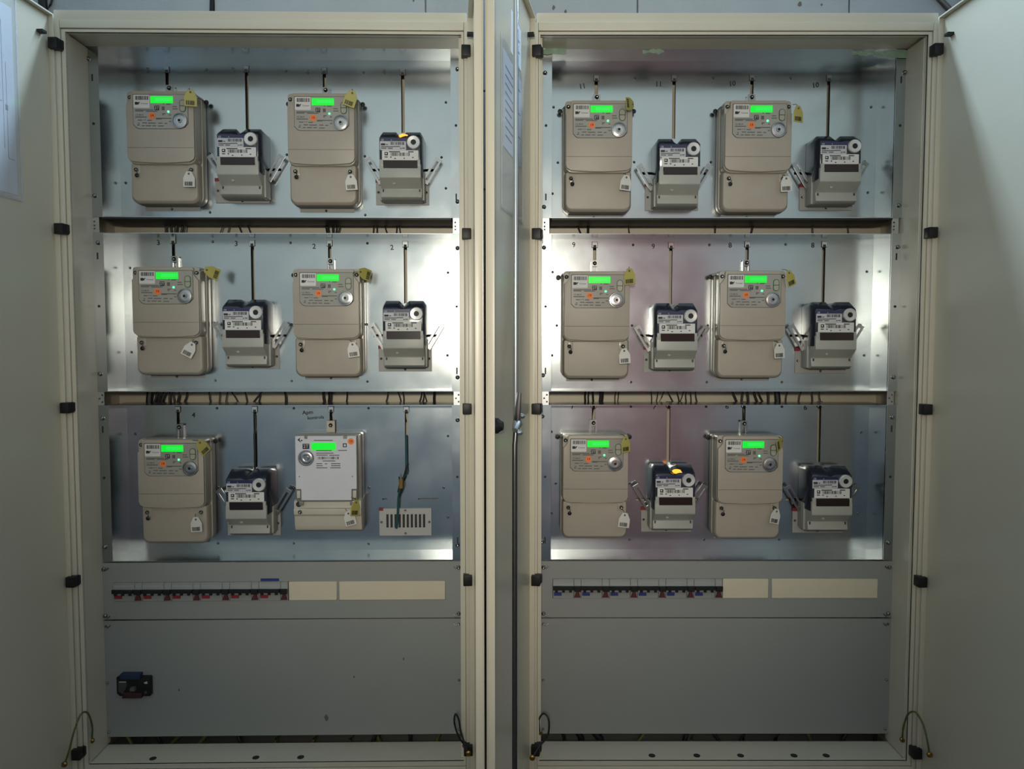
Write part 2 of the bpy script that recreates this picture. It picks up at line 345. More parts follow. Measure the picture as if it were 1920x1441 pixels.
def build_cabinet(C, label):
    sd = C.side; u0, u1 = C.u0, C.u1
    root = empty('meter_cabinet', (C.ox, 0, 0), C.yaw); tag(root, label, 'cabinet')
    t = .0025
    # shell
    MB().box(u0 + .004, u0 + .004 + t, .006, VBACK, ZB, ZT - .002).build('side_panel', CREAM, root)
    MB().box(u1 - .004 - t, u1 - .004, .006, VBACK, ZB, ZT - .002).build('side_panel', CREAM, root)
    MB().box(u0 + .004, u1 - .004, -.002, VBACK, ZT - .024, ZT).build('top_panel', CREAM, root, bevel=.003)
    MB().box(u0 + .004, u1 - .004, .006, VF + .002, ZB, .2325).build('bottom_panel', CREAM, root)
    MB().box(u0 + .0066, u1 - .0066, .0165, VF + .002, 2.0385 + .004, 2.0655).build('soffit', CREAM, root)
    MB().box(u0 + .0066, u1 - .0066, VF + .0021, VBACK, ZB, .200).build('gland_plate', GREYP, root)
    MB().box(u0 + .004, u1 - .004, VBACK, VBACK + t, ZB, ZT).build('back_panel', CREAM, root)
    MB().box(u0 + .02, u1 - .02, .02, VBACK - .02, 0.0, ZB).build('plinth', DSTEEL, root, bevel=.004)
    # door frame: outer lip with a gasket groove and inner lip
    il, ir, it, ib = u0 + .031, u1 - .0175, 2.0385, .2345
    if sd == 'right': il, ir = u0 + .0135, u1 - .027
    zl0, zl1 = ZB, 2.0665
    lip = MB()
    wl, wr = (il - u0), (u1 - ir)
    lip.box(u0, il - wl * .36, -.006, .010, zl0, zl1).box(ir + wr * .36, u1, -.006, .010, zl0, zl1)
    lip.box(il - wl * .36, ir + wr * .36, -.006, .010, it + .008, zl1).box(il - wl * .36, ir + wr * .36, -.006, .010, zl0, ib - .012)
    lip.build('door_frame', CREAM, root, bevel=.0025)
    inn = MB().plate(il - wl * .30, ir + wr * .30, ib - .010, it + .006, -.002, .016, [(il, ir, ib, it)])
    inn.build('inner_lip', CREAM, root)
    MB().plate(il - wl * .36, ir + wr * .36, ib - .012, it + .008, .002, .006, [(il, ir, ib, it)]).build('gasket', RUBBER, root)
    # inner jambs down to the flange plane
    a0, a1, b0, b1 = FL[sd]
    MB().box(u0 + .0068, max(il - .001, a0 + .002), .0165, VF + .013, ib + .001, it - .001).build('inner_jamb', CREAM, root)
    MB().box(min(ir + .001, b1 - .002), u1 - .0068, .0165, VF + .013, ib + .001, it - .001).build('inner_jamb', CREAM, root)
    a0, a1, b0, b1 = FL[sd]
    for (p, q) in ((a0, a1), (b0, b1)):     # perforated mounting rails seen between the trays
        wd = q - p; pc = (p + q) / 2
        if (p == a0) == (sd == 'left'): pc -= .004
        holes = [(pc - .002 + dx, pc + .002 + dx, z - .002, z + .002) for z in (1.588, 1.596, 1.606, 1.143, 1.152, 1.161) for dx in (0.004 if int(z * 1000) % 2 else -.003,)]
        MB().plate(pc - .009, pc + .009, .26, 2.05, VF + .003, VF + .006, holes).build('mounting_rail', GALV2, root)
    # trays
    for k, (z0, z1) in enumerate(TRAYS):
        key = (sd, k); holes = []
        for i, (px, py) in enumerate(SLOTS[key]):
            u, z = C.pt(px, py, VB); ln = .16 if i % 2 else .055
            if key == ('left', 2) and i == 3: ln = .18
            holes.append((u - .0045, u + .0045, z - ln, z))
        if sd == 'left' and k == 2: pass
        zs = [C.pt(500 if sd == 'left' else 1300, y, VB)[1] for y in (325, 629, 936)][k] if sd == 'right' else [C.pt(500, y, VB)[1] for y in (318, 629, 936)][k]
        for i, (px, py) in enumerate(SLOTS[key]):
            u, _ = C.pt(px, py, VB)
            if key == ('left', 2) and i == 3:
                holes.append((u - .068, u - .055, zs - .0018, zs + .0018)); holes.append((u + .03, u + .085, zs - .0018, zs + .0018))
            elif key == ('left', 2): continue
            else: holes.append((u - .088, u + .088, zs - .0035, zs + .0035))
        tr = MB().plate(a1, b0, z0, z1, VB, VB + .002, holes)
        tr.box(a0, a1, VF, VF + .002, z0, z1).box(b0, b1, VF, VF + .002, z0, z1)
        tr.box(a1 - .002, a1, VF + .002, VB + .002, z0, z1).box(b0, b0 + .002, VF + .002, VB + .002, z0, z1)
        tr.box(a1, b0, VF + .001, VB, z1 - .002, z1).box(a1, b0, VF + .001, VB, z0, z0 + .002)
        tray = tr.build('meter_tray', GALV, root)
        if k == 0: MB().box(a1, b0, VF - .001, VB + .002, z0 - .005, z0 - .0004).build('underside_strip', BLACK, tray)  # thin black strip covering the underside of the top tray
        for px, py in SCREWS[key]:
            u, z = C.pt(px, py, VB); link('screw', SCR, tray, (u, VB, z), (0, random.uniform(0, 3), 0))
        for px, py in FSCREWS[key]:
            u, z = C.pt(px, py, VF); link('screw', SCRB, tray, (u, VF, z), (0, random.uniform(0, 3), 0))
        for i, uu in enumerate(((a0 + a1) / 2, (b0 + b1) / 2)):
            link('hole', HOLE, tray, (uu, VF, z0 + (z1 - z0) * .54))
            MB().box(uu - .0018, uu + .0018, VF - .0006, VF + .0005, z0 + (.045 if (sd == 'right') == (i == 0) else .34), z0 + (.062 if (sd == 'right') == (i == 0) else .357)).build('keyhole', INK, tray)
        for (px, py) in SLOTS[key]:
            u, z = C.pt(px, py, VB); link('slot_clip', CLIP, tray, (u, VB - .0005, z - .001)); link('clip_shadow_gap', CLIPB, tray, (u, VB, z - .001))
        for (px, py, s) in NUMS[key]:
            u, z = C.pt(px, py, VB); link('handwritten_number', text_mesh(s, .019, INKG if sd == 'left' and k == 0 else INK), tray, (u, VB - .0008, z), (0, random.uniform(-.2, .2), 0))
        for (px, py, w, h) in ADAPT[key]:
            ua, za = C.pt(px - w / 2, py + h / 2, VB); ub, zb = C.pt(px + w / 2, py - h / 2, VB)
            MB().box(ua, ub, VB - .0025, VB, za, zb).build('adapter_plate', PLATE, tray, bevel=.0006, seg=1)
            for (su, sz) in ((ua + .007, (za + zb) / 2), (ub - .007, (za + zb) / 2), ((ua + ub) / 2, za + .006)):
                link('screw', SCR, tray, (su, VB - .0025, sz))
            MB().box(ua - .001, ua + .012, VB - .0033, VB - .0025, zb - .008, zb + .001).build('red_sticker', RED, tray)
        if key == ('left', 2):
            for (px, py, s, sz) in ((577, 773, 'Apm', .015), (592, 782.5, 'kontrola', .013)):
                u, z = C.pt(px, py, VB); link('handwritten_note', text_mesh(s, sz, INK), tray, (u, VB - .0008, z), (0, R(-4), 0))
            ua, za = C.pt(712, 1003, VB); ub, zb = C.pt(809, 952, VB)
            hs = []
            for i in range(10):
                ux, _ = C.pt(727 + i * 7.6, 980, VB); hs.append((ux - .0032, ux + .0032, za + .022, zb - .016))
            MB().box(ua + .01, ub - .01, VB - .0012, VB - .0004, za + .015, zb - .010).build('slot_backing', INK, tray)
            MB().plate(ua, ub, za, zb, VB - .004, VB - .0015, hs).build('terminal_plate', PLATEW, tray)
            for (su, sz) in ((ua + .006, (za + zb) / 2), (ub - .006, (za + zb) / 2), ((ua + ub) / 2, za + .006), ((ua + ub) / 2, zb - .006)):
                link('screw', SCR, tray, (su, VB - .004, sz))
            MB().box(ua - .001, ua + .011, VB - .0047, VB - .004, zb - .006, zb + .001).build('red_sticker', RED, tray)
    # grey cover panels
    def u_(px, py): return C.pt(px, py, VF - .004)
    pL, pR = a0 + .001, b1 - .001
    zA, zB_, zC_ = .7225, .5705, .2555
    if sd == 'left': br = (213, 632, 636, 835, 1089, 1127, 541)
    else: br = (1036, 1441, 1446, 1646, 1084, 1121, 1354)
    h1u0, h1z0 = u_(br[0], br[5]); h1u1, h1z1 = u_(br[1], br[4]); h2u0, _ = u_(br[2], br[5]); h2u1, _ = u_(br[3], br[4]); sp, _ = u_(br[6], 1110)
    cp = MB().plate(pL, pR, zB_ + .002, zA, VF - .004, VF - .001, [(h1u0, h1u1, h1z0, h1z1), (h2u0, h2u1, h1z0, h1z1)]).build('cover_panel', GREYP, root)
    MB().box(h1u0 - .004, h2u1 + .004, VF + .006, VF + .010, h1z0 - .004, h1z1 + .004).build('rail_backing', LINE, cp)
    MB().box(sp + .001, h1u1 - .0005, VF - .006, VF, h1z0 + .0005, h1z1 - .0005).build('blanking_strip', BLANK, cp, bevel=.001, seg=1)
    MB().box(h2u0 + .0005, h2u1 - .0005, VF - .006, VF, h1z0 + .0005, h1z1 - .0005).build('blanking_strip', BLANK, cp, bevel=.001, seg=1)
    lo = MB().box(pL, pR, VF - .004, VF - .001, zC_, zB_ - .0015).build('cover_panel', GREYP, root, bevel=.0012, seg=1)
    for uu in (pL + .010, pR - .010):
        for zz in (zA - .016, zB_ + .012): link('screw', SCRB, cp, (uu, VF - .004, zz))
        for zz in (zB_ - .016, (zB_ + zC_) / 2 - .01, zC_ + .014): link('screw', SCR, lo, (uu, VF - .004, zz))
        for zz, par in ((zA - .013, cp), (zB_ + .011, cp), (zB_ - .014, lo)):
            sg = 1 if uu < (pL + pR) / 2 else -1
            MB().tube([(uu, VF - .008, zz), (uu + sg * .008, VF - .010, zz - .004), (uu + sg * .013, VF - .008, zz + .001)], .0014, 6).build('seal_wire', DSTEEL, par)
    return root, (h1u0, sp, h1z0, h1z1), cp, lo
PLATEW = mat('pale_terminal_plate', (0.44, 0.44, 0.42), 0.45)

cabL, brL, cpL, loL = build_cabinet(CL, 'cream steel meter cabinet on the left with four columns of meters and open doors')
cabR, brR, cpR, loR = build_cabinet(CR, 'cream steel meter cabinet on the right, blue-marked breakers at the bottom, doors open')

# bottom slots, green tape scraps, dents
for C, root, xs in ((CL, cabL, ((475, 1424), (560, 1424), (280, 1426))), (CR, cabR, ((1225, 1423), (1310, 1421), (1393, 1421), (1494, 1424), (1555, 1425)))):
    for px, py in xs:
        u, _ = C.pt(px, py, .01); MB().lathe((u, .03, .2326), [(.009, 0), (.009, .0006), (.0005, .0006)], 12, 'z').build('vent_slot', INK, root)
for C, root, pts in ((CR, cabR, [(1015, 1062, 90, 104), (1205, 1245, 92, 101), (1598, 1640, 96, 104), (1640, 1700, 94, 107)]),):
    for (x0, x1, y0, y1) in pts:
        out = []
        n = 9
        for i in range(n): px = x0 + (x1 - x0) * i / (n - 1); out.append(C.pt(px, y1 + random.uniform(-3, 2), VF - .003))
        for i in range(n): px = x1 - (x1 - x0) * i / (n - 1); out.append(C.pt(px, y0 + random.uniform(-2, 3), VF - .003))
        MB().prism(out, VF - .003, VF - .0022).build('tape_scrap', TAPE, root)
for (px, py, sz) in ((612, 1345, .007), (664, 1268, .003), (757, 1235, .003), (336, 1293, .003)):
    u, z = CL.pt(px, py, VF - .004)
    out = [(u + sz * random.uniform(.5, 1) * math.cos(a * .9), z + 1.6 * sz * random.uniform(.5, 1) * math.sin(a * .9)) for a in range(7)]
    MB().prism(out, VF - .0047, VF - .004).build('dirt_mark', DIRT, loL)

# cables behind the trays, seen through the gaps
GAPC = [(CL, cabL, 424, [(312, 0, 4), (320, 0, 3), (330, 1, 5), (341, -2, 4), (347, -2, 2), (418, -6, 2), (431, -4, 2), (447, 8, 2.5), (465, 5, 2), (612, 6, 7), (623, 1, 4), (631, 0, 2.5), (636, -4, 2.5), (702, -3, 2), (706, 2, 2), (722, 4, 2.5), (743, 0, 2), (748, 2, 2)]),
        (CL, cabL, 746, [(280, 0, 11), (292, -4, 4), (298, -5, 3), (306, -6, 6), (319, -1, 4), (326, 2, 2.5), (334, -5, 4), (348, -5, 3), (394, 3, 2.5), (412, 0, 2), (425, -2, 2), (441, 11, 2.5), (462, 6, 2.5), (482, -16, 2.5), (487, -2, 2.5), (535, 0, 4), (608, 2, 5), (618, 0, 8), (650, 0, 2.5), (725, -3, 2), (749, 5, 2), (756, 2, 2), (788, -4, 2), (793, -4, 2), (798, 4, 2), (815, 0, 5)]),
        (CR, cabR, 428, [(1086, 6, 3), (1102, 2, 5), (1180, 1, 2), (1340, 1, 3), (1410, -2, 4), (1525, 1, 2), (1590, 0, 2)]),
        (CR, cabR, 744, [(1098, 0, 4), (1104, 0, 3), (1112, -1, 4), (1127, 0, 9), (1154, 0, 2), (1159, 0, 2), (1221, 2, 2), (1232, -5, 2), (1240, -8, 2), (1257, 9, 2), (1271, 6, 2), (1278, -5, 2), (1287, 0, 2), (1295, 0, 2), (1306, 2, 2), (1377, 8, 4), (1392, 0, 4), (1402, 1, 4), (1417, 9, 4), (1426, 8, 3), (1440, 0, 4), (1458, 0, 10), (1475, -3, 3), (1500, -4, 3), (1522, 2, 3), (1538, 2, 2)])]
for C, root, yc, lst in GAPC:
    for (px, sl, wpx) in lst:
        v = .228 + random.uniform(-.008, .012); r = wpx * .5 * 2.13 / F
        pts = []
        for k in range(-4, 5):
            u, z = C.pt(px + sl * k * .55 + math.sin(k * 1.3 + px) * 1.2, yc + k * 11, v); pts.append((u, v, z))
        MB().tube(pts, r, 7).build('cable', CABLE, root)
# supply cables below the lower cover panels
for C, root, lst in ((CL, cabL, [(265, 8, 12, CABLE), (240, -20, 7, CABLEG), (330, 30, 9, CABLEG), (590, 20, 7, CABLEG), (700, 12, 10, CABLE), (710, -14, 8, CABLEG), (655, 25, 6, CABLEG), (300, -16, 9, CABLE), (380, 20, 10, CABLEG), (450, -18, 9, CABLE), (520, 14, 8, CABLEG), (770, -10, 8, CABLE), (820, 12, 8, CABLEG)]),
                     (CR, cabR, [(1200, 30, 7, CABLEG), (1345, -20, 8, CABLE), (1455, 18, 9, CABLE), (1520, -12, 6, CABLEG), (1580, 14, 9, CABLE), (1090, -22, 15, CABLE), (1125, -24, 18, CABLE), (1060, -12, 8, CABLE), (1283, 14, 10, CABLE), (1298, 16, 5, CABLEG), (1390, 20, 10, CABLE), (1640, 10, 9, CABLE)])):
    for (px, sl, wpx, m) in lst:
        v = .122 + random.uniform(-.006, .008); r = wpx * .5 * 2.05 / F * .8; pts = []
        for k in range(-3, 4):
            u, z = C.pt(px - sl * k * .4 + math.sin(k + px) * 2, 1385 + k * 14, v); pts.append((u, v, z))
        pts = [p for p in pts if p[2] > .208]; pts.append((pts[-1][0] - .004, v, .2006))
        MB().tube(pts, r, 8).build('cable', m, root)
# loose wires hanging from the bottom-right slot of the left cabinet
def tubepx(C, root, pp, r, m, name, n=7):
    pts = []
    for px, py, v in pp:
        u, z = C.pt(px, py, v); pts.append((u, v, z))
    return MB().tube(pts, r, n).build(name, m, root)
tubepx(CL, cabL, [(762, 815, .205), (762, 860, .195), (763, 885, .188), (758, 898, .182), (750, 912, .18), (747, 935, .183), (746, 960, .185), (745, 975, .188), (743, 990, .19)], .0036, CABLET, 'cable')
tubepx(CL, cabL, [(764, 870, .192), (757, 895, .178), (754, 905, .176), (755, 915, .176), (749, 930, .178)], .003, CABLE, 'cable')
tubepx(CL, cabL, [(752, 898, .176), (752, 915, .175)], .006, OCHRE, 'tape_wrap', 9)
tubepx(CL, cabL, [(748, 893, .18), (750, 905, .178), (746, 922, .18)], .002, CABLE, 'cable')
tubepx(CL, cabL, [(478, 775, .202), (479, 800, .199), (477, 815, .197), (478, 850, .199), (478, 880, .2)], .003, CABLE, 'cable')

# ------------------------------------------------------------------ doors
ZD0, ZD1, DW, DT = .20, 2.076, .488, .016
def build_door(C, root, hinge_u, sgn, theta, hpx, rod=False):
    """sgn +1: hinged on its left edge, -1: hinged on its right edge; theta = opening angle in the world"""
    rz = -sgn * theta - C.yaw
    d = MB().plate(min(0, sgn * DW), max(0, sgn * DW), ZD0, ZD1, -DT, -DT + .002, []).build('door', DOORP, root, loc=(hinge_u, -.010, 0), rot=(0, 0, rz))
    x0, x1 = (0, DW) if sgn > 0 else (-DW, 0)
    rim = MB().box(x0, x0 + .004, -DT + .002, 0, ZD0, ZD1).box(x1 - .004, x1, -DT + .002, 0, ZD0, ZD1)
    rim.box(x0 + .004, x1 - .004, -DT + .002, 0, ZD1 - .004, ZD1).box(x0 + .004, x1 - .004, -DT + .002, 0, ZD0, ZD0 + .004)
    rim.build('door_rim', CREAM, d, bevel=.0012)
    MB().plate(x0 + .0045, x1 - .0045, ZD0 + .0045, ZD1 - .0045, -DT + .002, -DT + .0035, []).build('inner_skin', DOORP, d)
    for z in hpx:
        h = link('hinge', HINGE, d, (sgn * .003, .004, z), (0, 0, 0 if sgn > 0 else PI))
        link('hinge_screw', SCR, d, (sgn * -.006, -.0085, z))
    MB().box(min(sgn * .030, sgn * .046), max(sgn * .030, sgn * .046), -DT + .003, .002, ZD1 - .058, ZD1 - .052).build('stop_pin', BLACK, d)
    return d
HZ = [CR.pt(1003, y, 0)[1] for y in (101, 440, 765, 1083, 1398)]
HZL = [CL.pt(118, y, 0)[1] for y in (87, 431, 763, 1086, 1406)]
HZR = [CR.pt(1745, y, 0)[1] for y in (98, 438, 766, 1086, 1404)]
dLL = build_door(CL, cabL, CL.u0 + .010, 1, R(93), HZL)
dLR = build_door(CL, cabL, CL.u1 - .002, -1, R(94.6), HZ)
dRL = build_door(CR, cabR, CR.u0 + .002, 1, R(100.5), HZ)
dRR = build_door(CR, cabR, CR.u1 - .010, -1, R(91.5), HZR)
for o, l in ((dLL, 'far left cream door with a wiring diagram sleeve'), (dLR, 'cream door seen edge-on'), (dRL, 'cream door with lock rods'), (dRR, 'far right plain cream door')): o['label'] = l
# lock rods and latch on the right cabinet's left door
rs = .393
zl = CR.pt(937, 795, -.4)[1]
MB().tube([(rs, .022, zl + .004), (rs, .022, zl + .05), (rs + .0, .022, ZD1 - .02)], .0052, 12).build('lock_rod', STEEL, dRL)
MB().tube([(rs + .004, .024, zl - .004), (rs + .009, .022, zl - .04), (rs + .01, .022, zl - .1), (rs + .01, .022, ZD0 + .02)], .0052, 12).build('lock_rod', DSTEEL, dRL)
lk = MB().lathe((0, 0, 0), [(.015, 0), (.015, .008), (.011, .012), (.008, .018), (.004, .018)], 18).build('lock_body', BLACK, dRL, loc=(rs + .034, -DT + .002, zl), rot=(0, 0, PI))
MB().tube([(rs - .01, .024, zl + .012), (rs + .004, .026, zl), (rs + .018, .024, zl - .010)], [.006, .010, .006], 10).build('latch_cam', STEEL, dRL)
for (dx, dz) in ((-.008, .016), (.016, -.014)):
    MB().lathe((0, 0, 0), [(.006, 0), (.006, .006), (.003, .009), (.0005, .009)], 10).build('latch_bolt', STEEL, dRL, loc=(rs + dx, .03, zl + dz), rot=(0, 0, PI))
MB().tube([(rs + .004, .026, zl + .004), (rs + .007, .028, zl + .03), (rs + .004, .030, zl + .062)], [.005, .006, .004], 8).build('latch_finger', BRACKET, dRL)

# document sleeves stuck to the doors (things of their own)
bpy.context.view_layer.update()
def on_door(door, s, z):
    return door.matrix_world @ Vector((s, -DT + .0036, z)), door.matrix_world.to_euler().z
def sleeve(door, sc, z0, z1, w, label, papers, flip):
    p, rz = on_door(door, sc, z0)
    root = empty('document_sleeve', p, rz + PI); tag(root, label, 'document sleeve')
    h = z1 - z0
    MB().box(-w / 2, w / 2, -.0022, -.0016, 0, h).build('sleeve_film', CLEAR, root)
    MB().box(-w / 2, w / 2, -.0030, -.0022, 0, .006).build('sleeve_seam', CLEAR, root)
    MB().box(-w / 2, -w / 2 + .005, -.0030, -.0022, 0.006, h).build('sleeve_seam', CLEAR, root)
    MB().box(w / 2 - .005, w / 2, -.0030, -.0022, 0.006, h).build('sleeve_seam', CLEAR, root)
    for (x0, x1, a, b, lines) in papers:
        pp = MB().box(x0, x1, -.0012, 0, a, b).build('paper', PAPER, root)
        if lines:
            ln = MB()
            for (lx0, lx1, lz0, lz1) in lines: ln.box(lx0, lx1, -.0015, -.0012, lz0, lz1)
            ln.build('printed_lines', INKG, pp)
    return root
def diagram(x0, x1, a, b, n):
    random.seed(5); L_ = []
    for i in range(n):
        x = x0 + .015 + (x1 - x0 - .03) * i / n; t = a + (b - a) * random.uniform(.55, .95); q = a + (b - a) * random.uniform(.12, .5)
        L_.append((x, x + .0012, q, t))
        if i % 3 == 0: L_.append((x, x + .02, q, q + .0012)); L_.append((x - .004, x + .004, (q + t) / 2, (q + t) / 2 + .012))
    for k in range(4): L_.append((x0 + .02, x0 + .09, b - .02 - k * .008, b - .0185 - k * .008))
    return L_
zs1 = 1.615
sleeve(dLL, .265, zs1, 2.06, .30, 'clear plastic sleeve holding a wiring diagram on the far left door', [(-.135, .135, .012, .42, diagram(-.135, .135, .012, .42, 22))], 1)
zq = [CR.pt(965, y, -.3)[1] for y in (20, 85, 105, 265, 400)]
sleeve(dRL, .245, zq[4], zq[2] + .02, .25, 'clear sleeve with a printed page on the narrow door beside the lock rod',
       [(-.10, .11, zq[3] - zq[4] - .02, zq[2] - zq[4], [(-.08, .09 - .05 * (i % 3), zq[2] - zq[4] - .03 - i * .017, zq[2] - zq[4] - .027 - i * .017) for i in range(9)])], 1)
p, rz = on_door(dRL, .20, zq[1])
pg = MB().box(-.06, .06, -.001, 0, 0, zq[0] - zq[1] + .02).build('paper_notice', PAPER, None, loc=p, rot=(0, 0, rz + PI)); tag(pg, 'small white printed notice near the top of the narrow centre door', 'paper')
nl = MB()
for i in range(4): nl.box(-.04, .04 - .012 * (i % 2), -.0013, -.001, .03 + i * .012, .0325 + i * .012)
nl.build('printed_lines', INKG, pg)

# ------------------------------------------------------------------ earth wires
def wire_thing(pts, label, m=CABLEG, r=.0024):
    c = Vector(pts[0]); o = empty('earth_wire', c); tag(o, label, 'wire')
    P = [Vector(p) - c for p in pts]
    # smooth
    Q = []
    for i in range(len(P) - 1):
        p0, p1, p2, p3 = P[max(i - 1, 0)], P[i], P[i + 1], P[min(i + 2, len(P) - 1)]
        for k in range(6):
            t = k / 6; Q.append(.5 * ((2 * p1) + (p2 - p0) * t + (2 * p0 - 5 * p1 + 4 * p2 - p3) * t * t + (3 * p1 - p0 - 3 * p2 + p3) * t ** 3))
    Q.append(P[-1])
    MB().tube([tuple(q) for q in Q], r, 8).build('wire', m, o)
    for q in (P[0], P[-1]):
        MB().lathe((q.x, q.y, q.z), [(.007, -.002), (.007, .002), (.004, .004), (.004, .007), (.0005, .007)], 10).build('lug', mat('brass_lug', (.30, .20, .06), .35, 1.0), o)
    return o
wire_thing([CL.at(172, 1388, .02), CL.at(173, 1362, .005), CL.at(165, 1337, -.03), CL.at(152, 1338, -.06), CL.at(139, 1370, -.08), CL.at(130, 1405, -.085), CL.at(121, 1432, -.085)], 'thin green earth wire arching onto the far left door')
wire_thing([CR.at(1692, 1386, .02), CR.at(1694, 1362, .0), CR.at(1703, 1338, -.03), CR.at(1717, 1335, -.05), CR.at(1731, 1358, -.07), CR.at(1738, 1385, -.08), CR.at(1743, 1414, -.08)], 'thin green earth wire arching onto the far right door')
wire_thing([CL.at(872, 1397, .0), CL.at(860, 1380, -.01), CL.at(852, 1355, -.02), CL.at(854, 1338, -.03), CL.at(860, 1348, -.03), CL.at(865, 1375, -.03), CL.at(878, 1412, -.04)], 'black earth wire loop at the lower right of the left cabinet', CABLE)
wire_thing([CR.at(1012, 1372, .02), CR.at(1011, 1348, .0), CR.at(1020, 1337, -.02), CR.at(1029, 1350, -.03), CR.at(1027, 1378, -.03), CR.at(1012, 1398, -.03), CR.at(998, 1420, -.05)], 'black earth wire loop at the lower left of the right cabinet', CABLE)

# ------------------------------------------------------------------ meters
ML = (.174, .284)
def barcode(x0, x1, z0, z1, y, n, seed):
    rnd = random.Random(seed); m = MB(); x = x0; st = (x1 - x0) / n
    for i in range(n):
        w = st * rnd.choice((.3, .5, .75)); m.box(x, x + w, y - .0003, y, z0, z1); x += st
    return m
def make_meter():
    """wide beige meter: origin at the centre of its lower edge on the mounting plane; front towards -y"""
    root = empty('electricity_meter')
    W2 = .087; H = .2845; yf = -.075; zs = .1015
    MB().prism(rrect(-W2 - .004, W2 + .004, .002, H - .002, (.022, .022, .006, .006)), 0, -.030).build('base', BEIGE2, root, bevel=.003)
    body = MB().loft([[(x * 1.02, -.028, z) for x, z in rrect(-W2, W2, zs - .004, H, (.02, .02, .008, .008))],
                      [(x, -.060, z) for x, z in rrect(-W2, W2, zs - .002, H, (.02, .02, .008, .008))],
                      [(x, -.066, z) for x, z in rrect(-W2, W2, zs, H, (.02, .02, .008, .008))]]).build('meter_case', BEIGE2, root, bevel=.0015)
    # front cover with cut corners for the screws and a bowed lower edge
    out = [(-W2 + .001, zs + .018), (-W2 + .004, zs + .010), (-W2 + .014, zs + .004)]
    out += [(-W2 + .014 + (2 * W2 - .028) * k / 10, zs + .004 - .0035 * math.sin(PI * k / 10)) for k in range(1, 10)]
    out += [(W2 - .014, zs + .004), (W2 - .004, zs + .010), (W2 - .001, zs + .018), (W2 - .001, H - .034), (W2 - .006, H - .030), (W2 - .013, H - .020),
            (W2 - .0135, H - .004), (W2 - .018, H - .001), (-W2 + .018, H - .001), (-W2 + .0135, H - .004), (-W2 + .013, H - .020), (-W2 + .006, H - .030), (-W2 + .001, H - .034)]
    MB().prism(out, -.064, yf).build('front_cover', BEIGE, root, bevel=.0016)
    MB().box(-W2 + .002, W2 - .002, yf - .0002, yf + .001, .1400, .1408).build('seam', LINE, root)
    # terminal cover
    tc = MB().loft([[(x, -.020, z) for x, z in rrect(-W2 - .001, W2 + .001, .0, zs + .004, (.020, .020, .004, .004))],
                    [(x, -.050, z) for x, z in rrect(-W2, W2, .002, zs + .002, (.019, .019, .004, .004))],
                    [(x * .965, -.057, z) for x, z in rrect(-W2, W2, .009, zs + .002, (.016, .016, .004, .004))]])
    tc.build('terminal_cover', BEIGE, root, bevel=.002)
    for s in (-1, 1):
        MB().box(s * .068 - .0075, s * .068 + .0075, -.0585, -.05, zs - .024, zs + .0).build('screw_post', BEIGE2, root, bevel=.002)
        link('screw', SCRB, root, (s * .071, -.0585, zs - .014))
        link('screw', SCRB, root, (s * .0795, -.064, H - .015))
        MB().lathe((0, 0, 0), [(.002, 0), (.0055, .002), (.0065, .005), (.0055, .008), (.001, .0085)], 10).build('lead_seal', BLACK, root, loc=(s * .098, -.012, H - .012))
        MB().tube([(s * .098, -.014, H - .012), (s * .090, -.045, H - .010), (s * .0795, -.066, H - .015)], .0008, 5).build('seal_wire', DSTEEL, root)
    MB().lathe((0, 0, 0), [(.002, 0), (.005, .002), (.0055, .004), (.001, .007)], 10).build('lead_seal', BLACK, root, loc=(-.068, -.060, zs - .029))
    MB().tube([(-.071, -.062, zs - .014), (-.066, -.0655, zs - .020), (-.068, -.064, zs - .029)], .0009, 5).build('seal_wire', DSTEEL, root)
    # hanger
    hg = MB().plate(-.0095, .0095, H - .012, H + .034, -.013, -.009, [(-.0055, .0055, H - .012, H + .018)]).build('hanger', BRACKET, root, bevel=.0006, seg=1)
    MB().box(-.0095, -.0075, -.009, 0, H - .012, H + .03).box(.0075, .0095, -.009, 0, H - .012, H + .03).build('hanger_flange', STEEL, root)
    link('screw', SCRB, root, (0, -.013, H + .026))
    # faceplate
    U = .0001042; fx = lambda u: -W2 + (u - 120) * U; fz = lambda v: H - (v - 100) * U
    def P(u0, v0, u1, v1): return fx(u0), fx(u1), fz(v1), fz(v0)
    x0, x1, z0, z1 = P(310, 200, 1645, 1020)
    fo = [(x0, z0 + .0105), (x0 + .008, z0 + .002), (x0 + .014, z0), (x1 - .020, z0), (x1 - .009, z0 + .004), (x1, z0 + .014), (x1, z1 - .002), (x1 - .002, z1), (x0 + .002, z1), (x0, z1 - .002)]
    rim = [(x0 + (x - x0) * 1.0 + (.0011 if x > (x0 + x1) / 2 else -.0011), z + (.0011 if z > (z0 + z1) / 2 else -.0011)) for x, z in fo]
    MB().prism(rim, yf + .001, yf - .0003).build('faceplate_rim', LINE, root)
    fp = MB().prism(fo, yf + .001, yf - .0009).build('faceplate', PLATEG, root)
    y = yf - .0009
    a, b, c, d = P(325, 213, 714, 525); MB().prism(rrect(a, b, c, d, (.0015,) * 4, 2), y, y - .0005).build('barcode_sticker', WHITE, fp)
    a, b, c, d = P(365, 238, 695, 332); barcode(a, b, c, d, y - .0005, 19, 3).build('barcode', INK, fp)
    a, b, c, d = P(358, 382, 482, 450); lg = MB(); 
    lg.prism([(a, c), (b - .006, c), (b - .0035, d - .002), (b - .0065, d), (a, d)], y - .0005, y - .0008); lg.prism([(b - .0052, c), (b - .004, c), (b, d), (b - .0028, d)], y - .0005, y - .0008); lg.build('logo_mark', INK, fp)
    link('lettering', text_mesh('Cronusa', .0052, INKG), fp, (fx(590), y - .0008, fz(420)))
    a, b, c, d = P(738, 238, 1288, 408); MB().box(a, b, y - .0006, y, c, d).build('display', LCD, fp)
